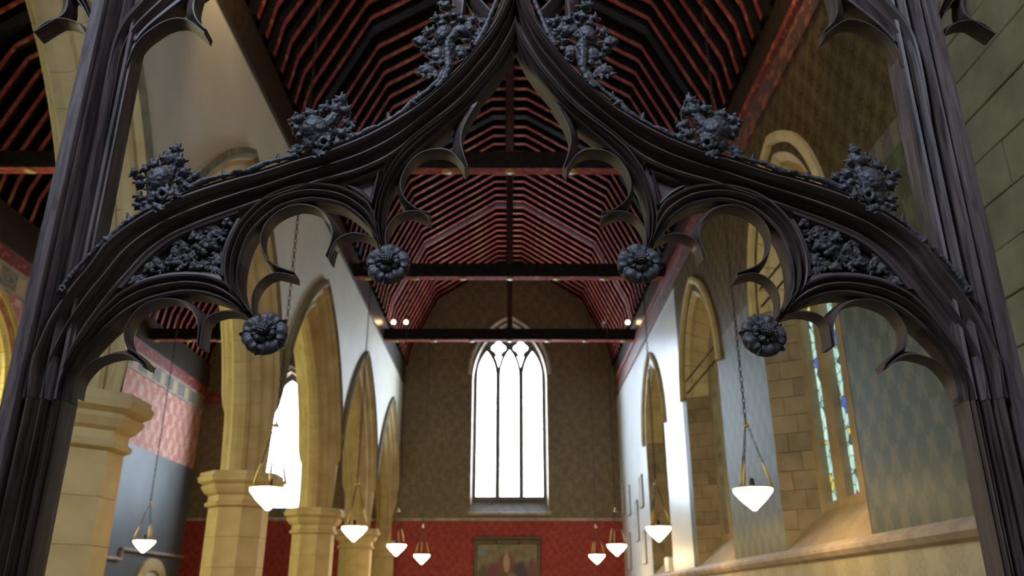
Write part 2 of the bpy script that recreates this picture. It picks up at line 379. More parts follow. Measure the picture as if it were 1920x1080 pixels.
# ---- side window: splayed recess built of stones, three lancets
def recess(win, c, mp, glass, depth=.46, taper=.30, sill=.63, stone=STONE3, ring=STONE, lw=.215):
    half, spring, apex = WARGS; h = apex-spring; R = (half*half+h*h)/(2*half); k = R-half
    def pt(s, f, inset):       # s side, f: 0..1 jamb, 1..2 arc
        if f <= 1: return c+s*(half-inset), sill+(spring-sill)*f
        r = R-inset; th = math.acos(k/r)*(f-1); return c+s*(r*math.cos(th)-k), spring+r*math.sin(th)
    NJ = 13; cuts = [i/NJ for i in range(NJ)] + [1+i/7 for i in range(8)]
    for s in (-1, 1):
        for i in range(len(cuts)-1):
            g = .006*(cuts[i+1]-cuts[i])/.1
            f0, f1 = cuts[i]+g*.25, cuts[i+1]-g*.25; w_ = .32 if i % 2 else .60; w2 = w_+.012
            if f0 < 1: parts = [[(-.02, .02), (-.02, -.004), (0.0, .0), (.02, .03), (taper*w_, depth*w_), (taper*w_-.05, depth*w_+.05)], [(taper*w2-.05, depth*w2+.05), (taper*w2, depth*w2), (taper, depth), (.0, depth+.05)]]
            else: parts = [[(-.02, .03), (-.02, -.004), (0.0, .0), (.03, .03), (.10, .08), (.10, .15), (taper, depth), (0, depth+.05)]]
            n = 1 if f0 < 1 else 3
            for prof in parts:
                V = []; Fc = []; kk = len(prof)
                for a in range(n+1):
                    f = f0+(f1-f0)*a/n
                    for ins, w in prof:
                        u, v = pt(s, f, ins); V.append(mp(u, v, w))
                for a in range(n):
                    for j in range(kk): Fc.append((a*kk+j, a*kk+(j+1) % kk, (a+1)*kk+(j+1) % kk, (a+1)*kk+j))
                Fc += [list(range(kk)), [n*kk+j for j in range(kk)]]
                link('stone', mesh('stone', V, Fc, (random.choice([stone, stone, DARKST]) if stone is STONE3 else stone) if f0 < 1 else ring), win)
        V = []; Fc = []
        for a in range(21):
            for ins, w in ((-.03, .09), (-.01, .09), (taper-.025, depth+.03), (-.03, depth+.06)):
                u, v = pt(s, a/10, ins+.012); V.append(mp(u, v, w))
        for a in range(20):
            for j in range(4): Fc.append((a*4+j, a*4+(j+1) % 4, (a+1)*4+(j+1) % 4, (a+1)*4+j))
        link('mortar_bed', mesh('mortar_bed', V, Fc, MORTAR), win)
        V = []; Fc = []; pr = [(-.30, .0), (-.30, -.06), (-.24, -.085), (-.17, -.06), (-.15, 0)]
        for a in range(15):
            for ins, w in pr:
                u, v = pt(s, 1+a/14, ins); V.append(mp(u, v, w))
        for a in range(14):
            for j in range(4): Fc.append((a*5+j, a*5+j+1, a*5+j+6, a*5+j+5))
        Fc += [list(range(5)), [70+j for j in range(5)]]
        link('hood_mould', mesh('hood_mould', V, Fc, [STONE]), win)
    # rear wall with lancets
    hb = half-taper+.04; holes = []; panes = []
    for dc, top in ((-.70, 4.5), (0, 5.0), (.70, 4.5)):
        holes.append(arch_pts(c+dc, lw, top-.45, top, 8, 1.16)); panes.append((arch_pts(c+dc, lw+.01, top-.45, top+.02, 8, 1.14), top))
    r = R-taper+.04; kk = k; th = math.acos(kk/r); out = [(c-hb, sill), (c+hb, sill)]
    out += [(c+r*math.cos(th*i/10)-kk, spring+r*math.sin(th*i/10)) for i in range(11)]
    out += [(c-r*math.cos(th*i/10)+kk, spring+r*math.sin(th*i/10)) for i in range(9, -1, -1)]
    link('tracery', plate_me('tracery', out, holes, .12, stone, lambda u, v, w: mp(u, v, w+depth-.03), .02), win)
    for pl, top in panes:
        link('glass_pane', plate_me('glass_pane', pl, [], .012, glass, lambda u, v, w: mp(u, v, w+depth+.06)), win)
    # sloping sill
    V = [mp(c-half, sill, .0), mp(c+half, sill, .0), mp(c+half, 1.14, depth), mp(c-half, 1.14, depth), mp(c-half, sill-.1, .0), mp(c+half, sill-.1, .0), mp(c+half, sill-.1, depth+.1), mp(c-half, sill-.1, depth+.1)]
    link('sill', mesh('sill', V, [(0, 1, 2, 3), (4, 5, 1, 0), (5, 6, 2, 1), (4, 0, 3, 7), (3, 2, 6, 7), (4, 7, 6, 5)], stone), win)
for i, c in enumerate(RW):
    w = link('window_%d' % (i+1), None, kind='structure'); recess(w, c, mpR, STAINED)

# ---- aisle outer wall (far left)
mpL = lambda u, v, w: Vector((AX-w, u, Z(v)))
AW = [9.2, 15.3]
wall_out = link('wall_far_left', split_wall(AW, 4.06, 6.0, *WARGS, 2.2, YW, mpL, PAP_P), kind='structure')
link('painted_dado', split_wall(AW, 1.15, 4.06, *WARGS, 2.2, YW, mpL, SLATE), wall_out)
link('painted_dado', plate_me('painted_dado', rect(2.2, YW, -H, 1.15), [rect(24.2, 26.2, -H+.01, .6)], .04, SLATE, mpL), wall_out)
link('frieze_band', box_me('frieze_band', AX-.1, AX+.03, 2.2, YW, Z(6.03), Z(6.42), FR_A), wall_out)
link('rail', box_me('rail', AX-.1, AX+.05, 2.2, YW, Z(5.97), Z(6.03), STRING), wall_out)
link('rail', box_me('rail', AX-.1, AX+.06, 2.2, YW, Z(6.42), Z(6.50), STRING), wall_out)
link('red_cornice', box_me('red_cornice', AX-.1, AX+.08, 2.2, YW, Z(6.50), Z(6.80), REDBAND), wall_out)
link('wall_plate', box_me('wall_plate', AX-.1, AX+.12, 2.2, YW, Z(6.80), Z(7.60), PLATEW), wall_out)
link('outer_masonry', box_me('outer_masonry', AX-.9, AX-.7, 2.2, YW+.3, 0, Z(8.2), STONE2), wall_out)
for i, c in enumerate(AW):
    w = link('window_%d' % (i+4), None, kind='structure'); recess(w, c, mpL, GLASSN, stone=STONE, sill=1.15, lw=.30)
# stepped label moulding over the aisle doorway
lab = link('trim_2', None, kind='structure')
for a, b, c_, d in ((19.0, 22.9, 1.02, 1.10), (22.82, 22.9, 1.10, 1.34), (22.82, YW, 1.28, 1.36)):
    link('moulding', box_me('moulding', AX-.02, AX+.09, a, b, Z(c_), Z(d), STRING, bevel=.012), lab)
door = link('door_1', None, kind='structure')
link('door_arch', plate_me('door_arch', arch_pts(25.0, 1.15, .1, 1.15, 12, -H), [arch_pts(25.0, .8, .1, .85, 12, -H+.01)], .1, STONE, lambda u, v, w: Vector((AX+.08-w, u, Z(v))), .015), door)
link('door_leaf', plate_me('door_leaf', arch_pts(25.0, .82, .1, .87, 12, -H), [], .05, PLASTER, lambda u, v, w: Vector((AX+.03-w, u, Z(v)))), door)

# ---- west walls
mpW = lambda u, v, w: Vector((u, YW+w, Z(v)))
win_o = arch_pts(0, 1.27, 7.1, 9.2, 14, 2.72)
wall_back = link('wall_back', plate_me('wall_back', rect(-WX-WTH, WX+.7, 2.5, 14), [win_o], .06, PAP_W, mpW), kind='structure')
link('red_paper', plate_me('red_paper', rect(-WX-WTH, WX+.7, -H, 2.42), [], .06, PAP_R, mpW), wall_back)
link('string_moulding', box_me('string_moulding', -WX, WX, YW-.05, YW+.06, Z(2.42), Z(2.52), STRING, bevel=.012), wall_back)
aw_o = arch_pts(-7.5, .80, 5.9, 7.4, 12, 2.7)
wall_aw = link('wall_aisle_back', plate_me('wall_aisle_back', rect(AX-.8, -WX-WTH+.02, 2.5, 13), [aw_o], .06, PAP_W, mpW), kind='structure')
link('red_paper', plate_me('red_paper', rect(AX-.8, -WX-WTH, -H, 2.42), [], .06, PAP_R, mpW), wall_aw)
for a_, b_ in ((AX, -8.5), (-6.5, -WX-WTH)): link('red_frieze', box_me('red_frieze', a_, b_, YW-.03, YW+.05, Z(6.25), Z(6.65), REDBAND), wall_aw)
link('string_moulding', box_me('string_moulding', AX, -WX-WTH, YW-.05, YW+.06, Z(2.42), Z(2.52), STRING, bevel=.012), wall_aw)

def splay(name, parent, c, half, spring, apex, bot, d0, d1, ins, mat, mp, mat_hood=None):
    h = apex-spring; R = (half*half+h*h)/(2*half); k = R-half
    for s in (-1, 1):
        V = []; Fc = []; P = [(c+s*(half), bot, c+s*(half-ins), bot)]
        for i in range(15):
            t = i/14; th = math.acos(k/R)*t; r2 = R-ins; th2 = math.acos(k/r2)*t
            P.append((c+s*(R*math.cos(th)-k), spring+R*math.sin(th), c+s*(r2*math.cos(th2)-k), spring+r2*math.sin(th2)))
        for a, b, e, f in P: V += [mp(a, b, d0), mp(e, f, d1), mp(a, b, d1+.03)]
        for i in range(len(P)-1):
            for j in range(3): Fc.append((3*i+j, 3*i+(j+1) % 3, 3*i+3+(j+1) % 3, 3*i+3+j))
        link(name, mesh(name, V, Fc, mat), parent)
def quatre(cx, cz, r):
    out = []
    for k in range(4):
        a0 = PI/2*k
        for i in range(9):
            a = a0-PI*.42+PI*.84*i/8+0
            out.append((cx+r*.52*math.cos(a0)+r*.50*math.cos(a), cz+r*.52*math.sin(a0)+r*.50*math.sin(a)))
    return out
w4 = link('window_6', None, kind='structure')
splay('reveal', w4, 0, 1.27, 7.1, 9.2, 2.72, -.01, .4, .10, STRING, mpW)
outer = arch_pts(0, 1.19, 7.1, 9.07, 14, 3.12)
holes = [arch_pts(x, .335, 7.3, 8.28 if x == 0 else 8.22, 10, 3.2) for x in (-.79, 0, .79)]
holes[0] = [(u+0, v) for u, v in holes[0]]
for x in (-.385, .385):
    holes.append(quatre(x, 8.30, .27))
    holes.append([(x-.15, 8.02), (x-.07, 7.80), (x, 7.52), (x+.07, 7.80), (x+.15, 8.02), (x, 8.06)])
link('tracery', plate_me('tracery', outer, holes, .16, LEAD, lambda u, v, w: mpW(u, v, w+.22), .02), w4)
for x in (-.79, 0, .79):
    link('glass_pane', plate_me('glass_pane', rect(x-.39, x+.39, 3.15, 8.45 if x == 0 else 8.2), [], .012, GLASSW, lambda u, v, w: mpW(u, v, w+.33)), w4)
link('glass_pane', plate_me('glass_pane', arch_pts(0, 1.1, 8.0, 8.95, 8), [], .012, GLASSW, lambda u, v, w: mpW(u, v, w+.345)), w4)
link('sill', mesh('sill', [mpW(-1.27, 2.70, -.02), mpW(1.27, 2.70, -.02), mpW(1.19, 3.16, .3), mpW(-1.19, 3.16, .3), mpW(-1.27, 2.6, .3), mpW(1.27, 2.6, .3), mpW(1.27, 2.6, -.02), mpW(-1.27, 2.6, -.02)], [(0, 1, 2, 3), (0, 3, 4, 7), (1, 6, 5, 2), (2, 5, 4, 3), (0, 7, 6, 1), (4, 5, 6, 7)], LEAD), w4)
link('ledge', box_me('ledge', -1.36, 1.36, YW-.08, YW+.05, Z(2.60), Z(2.70), STRING, bevel=.012), w4)
def hood(parent, c, half, spring, apex, mp, wd=.14, pr=.10, mat=STRING):
    h = apex-spring; R = (half*half+h*h)/(2*half); k = R-half
    for s in (-1, 1):
        V = []; Fc = []
        for i in range(15):
            for rr, w in ((R, .0), (R, -pr*.6), (R+wd*.5, -pr), (R+wd, -pr*.7), (R+wd, 0)):
                th = math.acos(k/rr)*i/14; V.append(mp(c+s*(rr*math.cos(th)-k), spring+rr*math.sin(th), w))
        for i in range(14):
            for j in range(4): Fc.append((5*i+j, 5*i+j+1, 5*i+j+6, 5*i+j+5))
        Fc.append(list(range(5)))
        link('hood_mould', mesh('hood_mould', V, Fc, mat), parent)
hood(w4, 0, 1.31, 7.3, 9.3, mpW)
w5 = link('window_7', None, kind='structure')
splay('reveal', w5, -7.5, .80, 5.9, 7.4, 2.7, -.01, .4, .08, STRING, mpW)
link('tracery', plate_me('tracery', arch_pts(-7.5, .78, 5.9, 7.35, 12, 2.68), [arch_pts(-7.5, .62, 6.0, 7.15, 8, 2.85)], .14, LEAD, lambda u, v, w: mpW(u, v, w+.22), .02), w5)
link('glass_pane', plate_me('glass_pane', arch_pts(-7.5, .74, 5.9, 7.25, 10, 2.75), [], .012, GLASSW, lambda u, v, w: mpW(u, v, w+.4)), w5)
hood(w5, -7.5, .85, 6.0, 7.5, mpW)

# ---- roofs
ZC = 11.3
def frame_path(hw): # inner line of the trussed rafter, hw half width
    k = hw/3.64; L_ = [(-3.50*k, 7.58), (-3.40*k, 8.15), (-2.53*k, 9.96), (-.42*k, ZC)]
    return L_ + [(-x, z) for x, z in reversed(L_)]
def offs(path, d):
    out = []
    for i, p in enumerate(path):
        a = Vector(path[max(i-1, 0)]); b = Vector(p); c = Vector(path[min(i+1, len(path)-1)])
        n = Vector((0, 0))
        for s, e in ((a, b), (b, c)):
            t = e-s
            if t.length > 1e-6: t.normalize(); n += Vector((-t.y, t.x))
        n.normalize(); t = (c-b if i == 0 else b-a).normalized(); cosv = max(abs(n.dot(Vector((-t.y, t.x)))), .5); out.append((b.x+n.x*d/cosv, b.y+n.y*d/cosv))
    return out
def rafter_me(name, hw, wd, dp, mats, inner_mi):
    a = frame_path(hw); b = offs(a, dp); V = []; Fc = []; MI = []
    for (x, z), (x2, z2) in zip(a, b):
        V += [(x, -wd/2, z), (x, wd/2, z), (x2, wd/2, z2), (x2, -wd/2, z2)]
    for i in range(len(a)-1):
        for j in range(4):
            Fc.append((4*i+j, 4*i+(j+1) % 4, 4*i+4+(j+1) % 4, 4*i+4+j)); MI.append(inner_mi if j == 0 else 0)
    Fc += [(0, 1, 2, 3), tuple(4*(len(a)-1)+j for j in range(4))]; MI += [0, 0]
    return mesh(name, V, Fc, mats, MI)
def roof(name, cx, hw, y0):
    a = offs(frame_path(hw), .20); b = offs(frame_path(hw), .26); V = []; Fc = []
    a[0] = (a[0][0]-.3, a[0][1]-.1); a[-1] = (a[-1][0]+.3, a[-1][1]-.1); b[0] = (b[0][0]-.3, b[0][1]-.1); b[-1] = (b[-1][0]+.3, b[-1][1]-.1)
    for y in (y0, YW+.1):
        for x, z in a+list(reversed(b)): V.append((x+cx, y, Z(z)))
    n = 16
    for j in range(n): Fc.append((j, (j+1) % n, n+(j+1) % n, n+j))
    Fc += [list(range(n)), list(range(n, 2*n))]
    c = link(name, mesh(name, V, Fc, BOARD), kind='structure')
    rm = rafter_me('rafter', hw, .105, .20, [BLACKW, REDR], 1); tm = rafter_me('truss', hw, .20, .34, [BLACKW], 0)
    beams = [7.4, 12.35+.12, 17.37+.12, 22.2+.12]
    for yb in beams:
        link('truss', tm, c, (cx, yb, H))
        bm_ = box_me('tie_beam', -hw*.985, hw*.985, -.125, .125, 0, .33, [BLACKW, REDR], 1, .012)
        t = link('tie_beam', bm_, c, (cx, yb, Z(ZP)))
        for k in range(-3, 4):
            link('gilt_boss', boss, t, (k*hw*.30, 0, -.002))
        link('king_post', box_me('king_post', -.075, .075, -.075, .075, .33, ZC-ZP, [simple('post_paint', (.030, .010, .008, 1), (.06, .018, .012, 1), 6)], bevel=.02), c, (cx, yb, Z(ZP)))
    y = YW-.16; i = 0
    while y > y0:
        if all(abs(y-b_) > .16 for b_ in beams): link('rafter', rm, c, (cx, y, H))
        y -= .414; i += 1
    link('collar_purlin', box_me('collar_purlin', cx-.10, cx+.10, y0, YW, Z(ZC-.16), Z(ZC), PURL, bevel=.012), c)
    return c
PURL = simple('dark_red_purlin', (.030, .010, .008, 1), (.07, .022, .014, 1), 5)
boss = lathe_me('gilt_boss', [(.09, 0), (.10, -.012), (.06, -.028), (.02, -.032)], GOLD, 10)
ceiling = roof('ceiling', 0, WX, 2.6)
ceiling_a = roof('ceiling_aisle', -7.41, 3.0, 2.6)

# ================================================================== NAVE FURNISHINGS
def chain_me(name, length, mat, link_l=.05, r=.005, w=.013):
    V = []; Fc = []; n = int(length/(link_l*.78))
    for i in range(n):
        zc_ = (i+.5)*length/n; pts = []
        for k in range(8):
            a = 2*PI*k/8; x = w*math.cos(a); z = link_l/2*math.sin(a)
            pts.append((x if i % 2 else 0, 0 if i % 2 else x, zc_+z))
        base = len(V); pv = [Vector(p) for p in pts]
        for k in range(8):
            nn = (pv[k]-Vector((0, 0, zc_))).normalized(); side = Vector((0, 1, 0)) if i % 2 else Vector((1, 0, 0))
            for q in (nn*r, side*r, -nn*r, -side*r): V.append(pv[k]+q)
        for k in range(8):
            for j in range(4): Fc.append((base+4*k+j, base+4*k+(j+1) % 4, base+4*((k+1) % 8)+(j+1) % 4, base+4*((k+1) % 8)+j))
    return mesh(name, V, Fc, mat, fixn=False)
bowl_me = lathe_me('bowl', [(.0, -.235), (.022, -.232), (.03, -.22), (.09, -.165), (.135, -.125), (.155, -.10), (.165, -.085), (.20, -.05), (.21, -.025), (.208, 0), (.19, .004), (.15, -.02), (.0, -.03)], LAMPG, 18)
rim_me = lathe_me('rim', [(.205, -.006), (.222, -.004), (.224, .010), (.205, .012)], BRASS, 24)
collar_me = lathe_me('collar', [(.004, .09), (.012, .085), (.014, .03), (.03, .02), (.038, .0), (.03, -.012), (.004, -.014)], BRASS, 12)
fit_me = lathe_me('bulb_holder', [(.004, .12), (.022, .11), (.03, .06), (.03, -.01), (.01, -.03)], IRON, 12)
side_v = Vector((.215, 0, 0)) - Vector((.02, 0, .70)); side_len = side_v.length
side_me = chain_me('side_chain', side_len, IRON, .045, .0035, .010)
V, Fc = tube_vf([(0, 0, 0), (0, 0, .09), (0, 0, .24), (0, 0, .34)], [.006, .016, .013, .006], 8); slv_me = mesh('sleeve', V, Fc, BRASS, smooth=True)
main_me = {}
def lamp(x, y, ztop, label, z=1.17):
    y = YW-.16-.414*round((YW-.16-y)/.414)
    t = link('pendant_lamp', None, None, (x, y, Z(z)), label=label, cat='lamp', group='alabaster bowl lamps hung on long chains')
    link('bowl', bowl_me, t); link('rim', rim_me, t); link('collar', collar_me, t, (0, 0, .70)); link('bulb_holder', fit_me, t, (0, 0, 0))
    a0 = random.uniform(0, 2)
    for k in range(3):
        a = a0+2*PI*k/3; b = Vector((.215*math.cos(a), .215*math.sin(a), 0)); e = Vector((.02*math.cos(a), .02*math.sin(a), .70))
        q = (e-b).to_track_quat('Z', 'Y').to_euler()
        c = link('side_chain', side_me, t, b, q); link('sleeve', slv_me, c, (0, 0, .01))
    L_ = round(ztop-z-.78, 2)
    if L_ not in main_me: main_me[L_] = chain_me('suspension_chain', L_, IRON, .08, .006, .017)
    link('suspension_chain', main_me[L_], t, (0, 0, .78))
def roof_z(x): return 9.96+(2.53-abs(x))/(2.53-.42)*(ZC-9.96)-.02
LL = [(-2.66, 9.05, 'largest lit bowl lamp, in front of the second pier and bright aisle window'), (2.70, 9.05, 'lit bowl lamp before the stained-glass window, its three chains clearly seen'),
      (-2.60, 14.1, 'lit bowl lamp hanging in front of the third pier'), (2.50, 14.1, 'lit bowl lamp in front of the narrow arched recess on the right'),
      (-2.48, 18.9, 'lit bowl lamp hanging just left of the red west wall'), (2.36, 18.9, 'lit bowl lamp against the bright pictures at the right edge of the red wall'),
      (-2.34, 23.0, 'small far lit bowl lamp to the left of the painting'), (2.34, 23.0, 'small far lit bowl lamp to the right of the painting')]
for x, y, l in LL: lamp(x, y, roof_z(x), l)
lamp(-7.50, 17.6, ZC-.17, 'lit bowl lamp hanging in the aisle before the slate blue wall')
lamp(-7.5, 12.6, ZC-.17, 'lit bowl lamp in the middle of the aisle'); lamp(-4.75, 5.6, 7.9, 'added bowl lamp out of view, warming the nearest pier'); lamp(-7.5, 7.8, ZC-.17, 'lit bowl lamp at the near end of the aisle')  # middle one is an added lamp, out of view, to warm the nearest pier
# small spot lamps standing on the last tie beam
st_me = lathe_me('stand', [(.03, 0), (.03, .015), (.010, .02), (.010, .09), (.045, .10), (.05, .14), (.02, .15)], IRON, 10)
bl_me = lathe_me('bulb', [(.0, .13), (.03, .14), (.058, .18), (.062, .205), (.045, .25), (.0, .27)], BULB, 14)
for x, l, lit in ((-3.34, 'lit bulb on the last tie beam, at its far left end', 1), (-2.98, 'lit bulb on the last tie beam, second from the left end', 1), (3.40, 'lit bulb on the last tie beam at its right end', 1), (2.72, 'unlit small spot lamp on the right of the last tie beam', 0)):
    t = link('spot_lamp', None, None, (x, 22.25, Z(ZP)+.33), label=l, cat='lamp')
    link('stand', st_me, t)
    if lit: link('bulb', bl_me, t)
    else: link('bulb', lathe_me('bulb', [(.0, .13), (.03, .14), (.05, .18), (.045, .22), (.0, .24)], simple('unlit_bulb', (.5, .5, .5, 1), (.6, .6, .6, 1), 3, .3), 12), t)

for yb in (7.47,):  # spot pair added above the view to warm the near plaster and roof
    for x, side in ((-2.75, 'left'), (2.75, 'right')):
        t = link('spot_lamp', None, None, (x, yb, Z(ZP)+.33), label='added bulb, out of view, on the %s end of the %s tie beam' % (side, 'nearest' if yb < 8 else 'second nearest'), cat='lamp')
        link('stand', st_me, t); link('bulb', bl_me, t)
        d = bpy.data.lights.new('added_warm_light', 'POINT'); d.energy = 55; d.color = (1, .74, .42); d.shadow_soft_size = .07  # point light added over each bulb to brighten the upper walls
        lo = bpy.data.objects.new('added_warm_light', d); COL.objects.link(lo); lo.location = (x, yb, Z(ZP)+.66)

# painting on the west wall
def painting_mat():
    t = NT('painted_scene'); sep = t.n('ShaderNodeSeparateXYZ'); t.l(t.tc.outputs['Object'], sep.inputs[0]); x, z = sep.outputs[0], sep.outputs[2]
    n = t.noise(t.coords('Object'), 5, 5); n2 = t.noise(t.coords('Object', (1, 1, .5)), 9, 4)
    m = t.mix(t.ramp(n, .35, .65), (.15, .11, .045, 1), (.24, .19, .09, 1))
    def ell(cx, cz, rx, rz, col, soft=.35):
        nonlocal m
        dx = t.math('DIVIDE', t.math('SUBTRACT', x, cx), rx); dz = t.math('DIVIDE', t.math('SUBTRACT', z, cz), rz)
        d = t.math('ADD', t.math('ADD', t.math('MULTIPLY', dx, dx), t.math('MULTIPLY', dz, dz)), t.math('MULTIPLY', t.math('SUBTRACT', n2, .5), .9))
        m = t.mix(t.ramp(d, 1+soft, 1-soft), m, col)
    ell(-.02, -.10, .28, .42, (.20, .05, .03, 1)); ell(-.02, .0, .10, .28, (.42, .30, .16, 1)); ell(-.45, -.35, .22, .35, (.17, .03, .025, 1))
    ell(.42, -.35, .25, .38, (.05, .035, .03, 1)); ell(-.75, -.45, .18, .4, (.09, .06, .03, 1)); ell(.78, -.3, .15, .4, (.16, .05, .03, 1))
    ell(-.20, -.55, .25, .25, (.10, .07, .05, 1)); ell(.15, -.6, .2, .3, (.22, .14, .07, 1)); ell(-.8, .32, .14, .10, (.16, .20, .22, 1)); ell(-.02, .33, .06, .07, (.30, .2, .12, 1))
    return t.done(m, .5)
pt = link('painting', None, None, (-.07, YW-.06, Z(1.14)), label='large framed religious painting on the red wall under the west window', cat='painting')
link('canvas', box_me('canvas', -.96, .96, -.01, .03, -.75, .56, painting_mat()), pt)
FRM = simple('dark_gilt_frame', (.055, .035, .015, 1), (.12, .08, .03, 1), 12, .45)
for a, b, c, d in ((-1.05, -.95, -.85, .66), (.95, 1.05, -.85, .66), (-1.05, 1.05, -.85, -.75)): link('frame', box_me('frame', a, b, -.04, .05, c, d, FRM, bevel=.015), pt)
link('cornice', box_me('cornice', -1.10, 1.10, -.07, .05, .70, .80, FRM, bevel=.02), pt)
for k in range(3): link('head_panel', box_me('head_panel', -1.04+k*.70, -.36+k*.70, -.035, .04, .57, .69, simple('olive_panel', (.10, .075, .03, 1), (.15, .11, .05, 1), 8), bevel=.01), pt)

# framed boards on the right wall
FRC = simple('white_frame', (.6, .6, .58, 1), (.7, .7, .68, 1), 4, .3); PIC = simple('picture_sheet', (.5, .5, .48, 1), (.75, .75, .73, 1), 6, .25)
for i, (y, z0, z1, w, l) in enumerate(((25.4, 2.43, 3.30, .6, 'upper framed picture, second from the west corner'), (26.6, 2.6, 3.55, .5, 'upper framed picture nearest the west corner'), (24.0, 1.6, 2.7, .6, 'tall framed picture in the middle of the group on the bright wall'),
        (22.9, 2.4, 3.26, .55, 'upper framed picture beside the narrow arched recess'), (22.9, .94, 1.79, .62, 'lower framed picture beside the narrow arched recess'), (25.8, .9, 1.95, .6, 'lower framed picture near the west corner'))):
    t = link('framed_picture', None, None, (WX-.025, y, Z((z0+z1)/2)), label=l, cat='picture', group='framed pictures on the right wall'); hh = (z1-z0)/2
    link('sheet', box_me('sheet', -.006, .02, -w/2, w/2, -hh, hh, PIC), t)
    for a, b, c, d in ((-w/2, -w/2+.05, -hh, hh), (w/2-.05, w/2, -hh, hh), (-w/2, w/2, hh-.05, hh), (-w/2, w/2, -hh, -hh+.05)):
        link('frame', box_me('frame', -.022, .02, a, b, c, d, FRC, bevel=.006), t)
link('notice_box', box_me('notice_box', -.05, .12, -.22, .22, 0, .32, FRC, bevel=.01), None, (WX-.02, 19.55, Z(.625)), label='small white box on the sill of the farthest arched recess', cat='box')

# ================================================================== THE CARVED OAK SCREEN
CP, SP = math.cos(PITCH), math.sin(PITCH); YS = 2.0
def P(x, y, Y=YS):
    """where the trace of the carving lies in the screen's own plane (metres)"""
    a = x-960; u = 540-y; d = (a, F_PX*CP-u*SP, F_PX*SP+u*CP)
    dx = d[0]*math.cos(YAW)-d[1]*math.sin(YAW); dy = d[0]*math.sin(YAW)+d[1]*math.cos(YAW); k = Y/dy
    return (dx*k, d[2]*k+H)
X0 = P(967, 300)[0]
def loc(pts, Y=YS): return [(P(x, y, Y)[0]-X0, P(x, y, Y)[1]) for x, y in pts]
def spline(pts, n):
    """centripetal-ish Catmull-Rom then arc-length resample to n"""
    q = [Vector(p) for p in pts]; q = [q[0]*2-q[1]]+q+[q[-1]*2-q[-2]]; d = []
    for i in range(1, len(q)-2):
        for k in range(10):
            t = k/10; a, b, c, e = q[i-1:i+3]
            d.append(.5*((2*b)+(c-a)*t+(2*a-5*b+4*c-e)*t*t+(3*b-a-3*c+e)*t**3))
    d.append(q[-2]); L_ = [0]
    for i in range(1, len(d)): L_.append(L_[-1]+(d[i]-d[i-1]).length)
    out = []; j = 0
    for i in range(n):
        s = L_[-1]*i/(n-1)
        while j < len(L_)-2 and L_[j+1] < s: j += 1
        f = (s-L_[j])/max(L_[j+1]-L_[j], 1e-9); out.append(d[j]+(d[j+1]-d[j])*min(max(f, 0), 1))
    return out, L_[-1]
def tworail(name, A, B, prof, parents, mat=None, n=48, y0=YS, raw=False, smooth=True, sink=None):
    """sweep a closed moulding section between two traced edges; prof = (t across, depth)"""
    a, la = spline(A if raw else loc(A, y0), n); b, lb = spline(B if raw else loc(B, y0), n)
    V = []; Fc = []; UV = []; k = len(prof)
    for i in range(n):
        w = (b[i]-a[i]).length
        for j, (t, d) in enumerate(prof):
            p = a[i]+(b[i]-a[i])*t; q = max(0, 1-i/(n-1)/sink[0])**2*sink[1] if sink else 0; V.append((p.x, y0+d-YS+q, p.y)); UV.append(((t*w+d)*1.0, la*i/(n-1)))
    for i in range(n-1):
        for j in range(k): Fc.append((i*k+j, i*k+(j+1) % k, (i+1)*k+(j+1) % k, (i+1)*k+j))
    Fc += [list(range(k)), [(n-1)*k+j for j in range(k)]]
    me = mesh(name, V, Fc, mat or OAK, uvs=UV)
    if smooth:
        me.polygons.foreach_set('use_smooth', [True]*len(me.polygons))
        me.set_sharp_from_angle(angle=math.radians(38))
    for p_ in parents: link(name, me, p_)
    return me
screen = link('oak_screen', None, None, (X0, YS, 0), label='dark carved oak screen with a crocketed ogee arch, cusps and rose bosses', cat='screen')
# mirrored halves: every part is linked twice, once with x scaled by -1
class Half: pass
def both(me, name, **kw):
    link(name, me, screen, **kw); kw2 = dict(kw); l = kw2.get('loc', (0, 0, 0)); kw2['loc'] = (-l[0], l[1], l[2]); s = kw2.get('scale', (1, 1, 1)); kw2['scale'] = (-s[0], s[1], s[2])
    r = kw2.get('rot', (0, 0, 0)); kw2['rot'] = (r[0], -r[1], -r[2]); return link(name, me, screen, **kw2)
def rail2(name, A, B, prof, mat=None, n=48, y0=YS, raw=False, sink=None): both(tworail(name, A, B, prof, [], mat, n, y0, raw, sink=sink), name)

# --- main ogee arch
A_out = [(60, 750), (69, 690), (79, 632), (92, 590), (112, 558), (129, 538), (154, 507), (181, 477), (209, 452), (240, 425), (268, 404), (303, 380), (338, 362), (372, 349), (407, 341), (459, 330), (500, 316), (551, 300), (600, 283), (640, 268), (679, 252), (718, 234), (745, 219), (770, 203), (803, 178), (831, 153), (853, 130), (876, 108), (898, 80), (914, 55), (926, 33), (940, 0), (952, -40), (967, -110)]
A_in = [(61, 750), (69, 686), (83, 647), (100, 608), (122, 572), (144, 541), (172, 508), (191, 481), (206, 461), (240, 434), (282, 407), (324, 386), (365, 369), (407, 355), (459, 340), (482, 335), (523, 322), (565, 308), (607, 296), (648, 280), (690, 262), (732, 240), (760, 223), (792, 203), (826, 175), (853, 150), (881, 119), (903, 92), (926, 63), (942, 34), (956, 0), (962, -25), (967, -50)]
B_in = [(112, 750), (125, 690), (144, 650), (167, 614), (189, 584), (217, 547), (250, 511), (283, 476), (325, 446), (367, 427), (408, 411), (450, 396), (480, 385), (520, 371), (573, 353), (608, 342), (640, 334), (668, 326), (696, 315), (723, 302), (751, 283), (779, 257), (818, 228), (857, 198), (887, 166), (920, 127), (948, 85), (960, 62), (967, 46)]
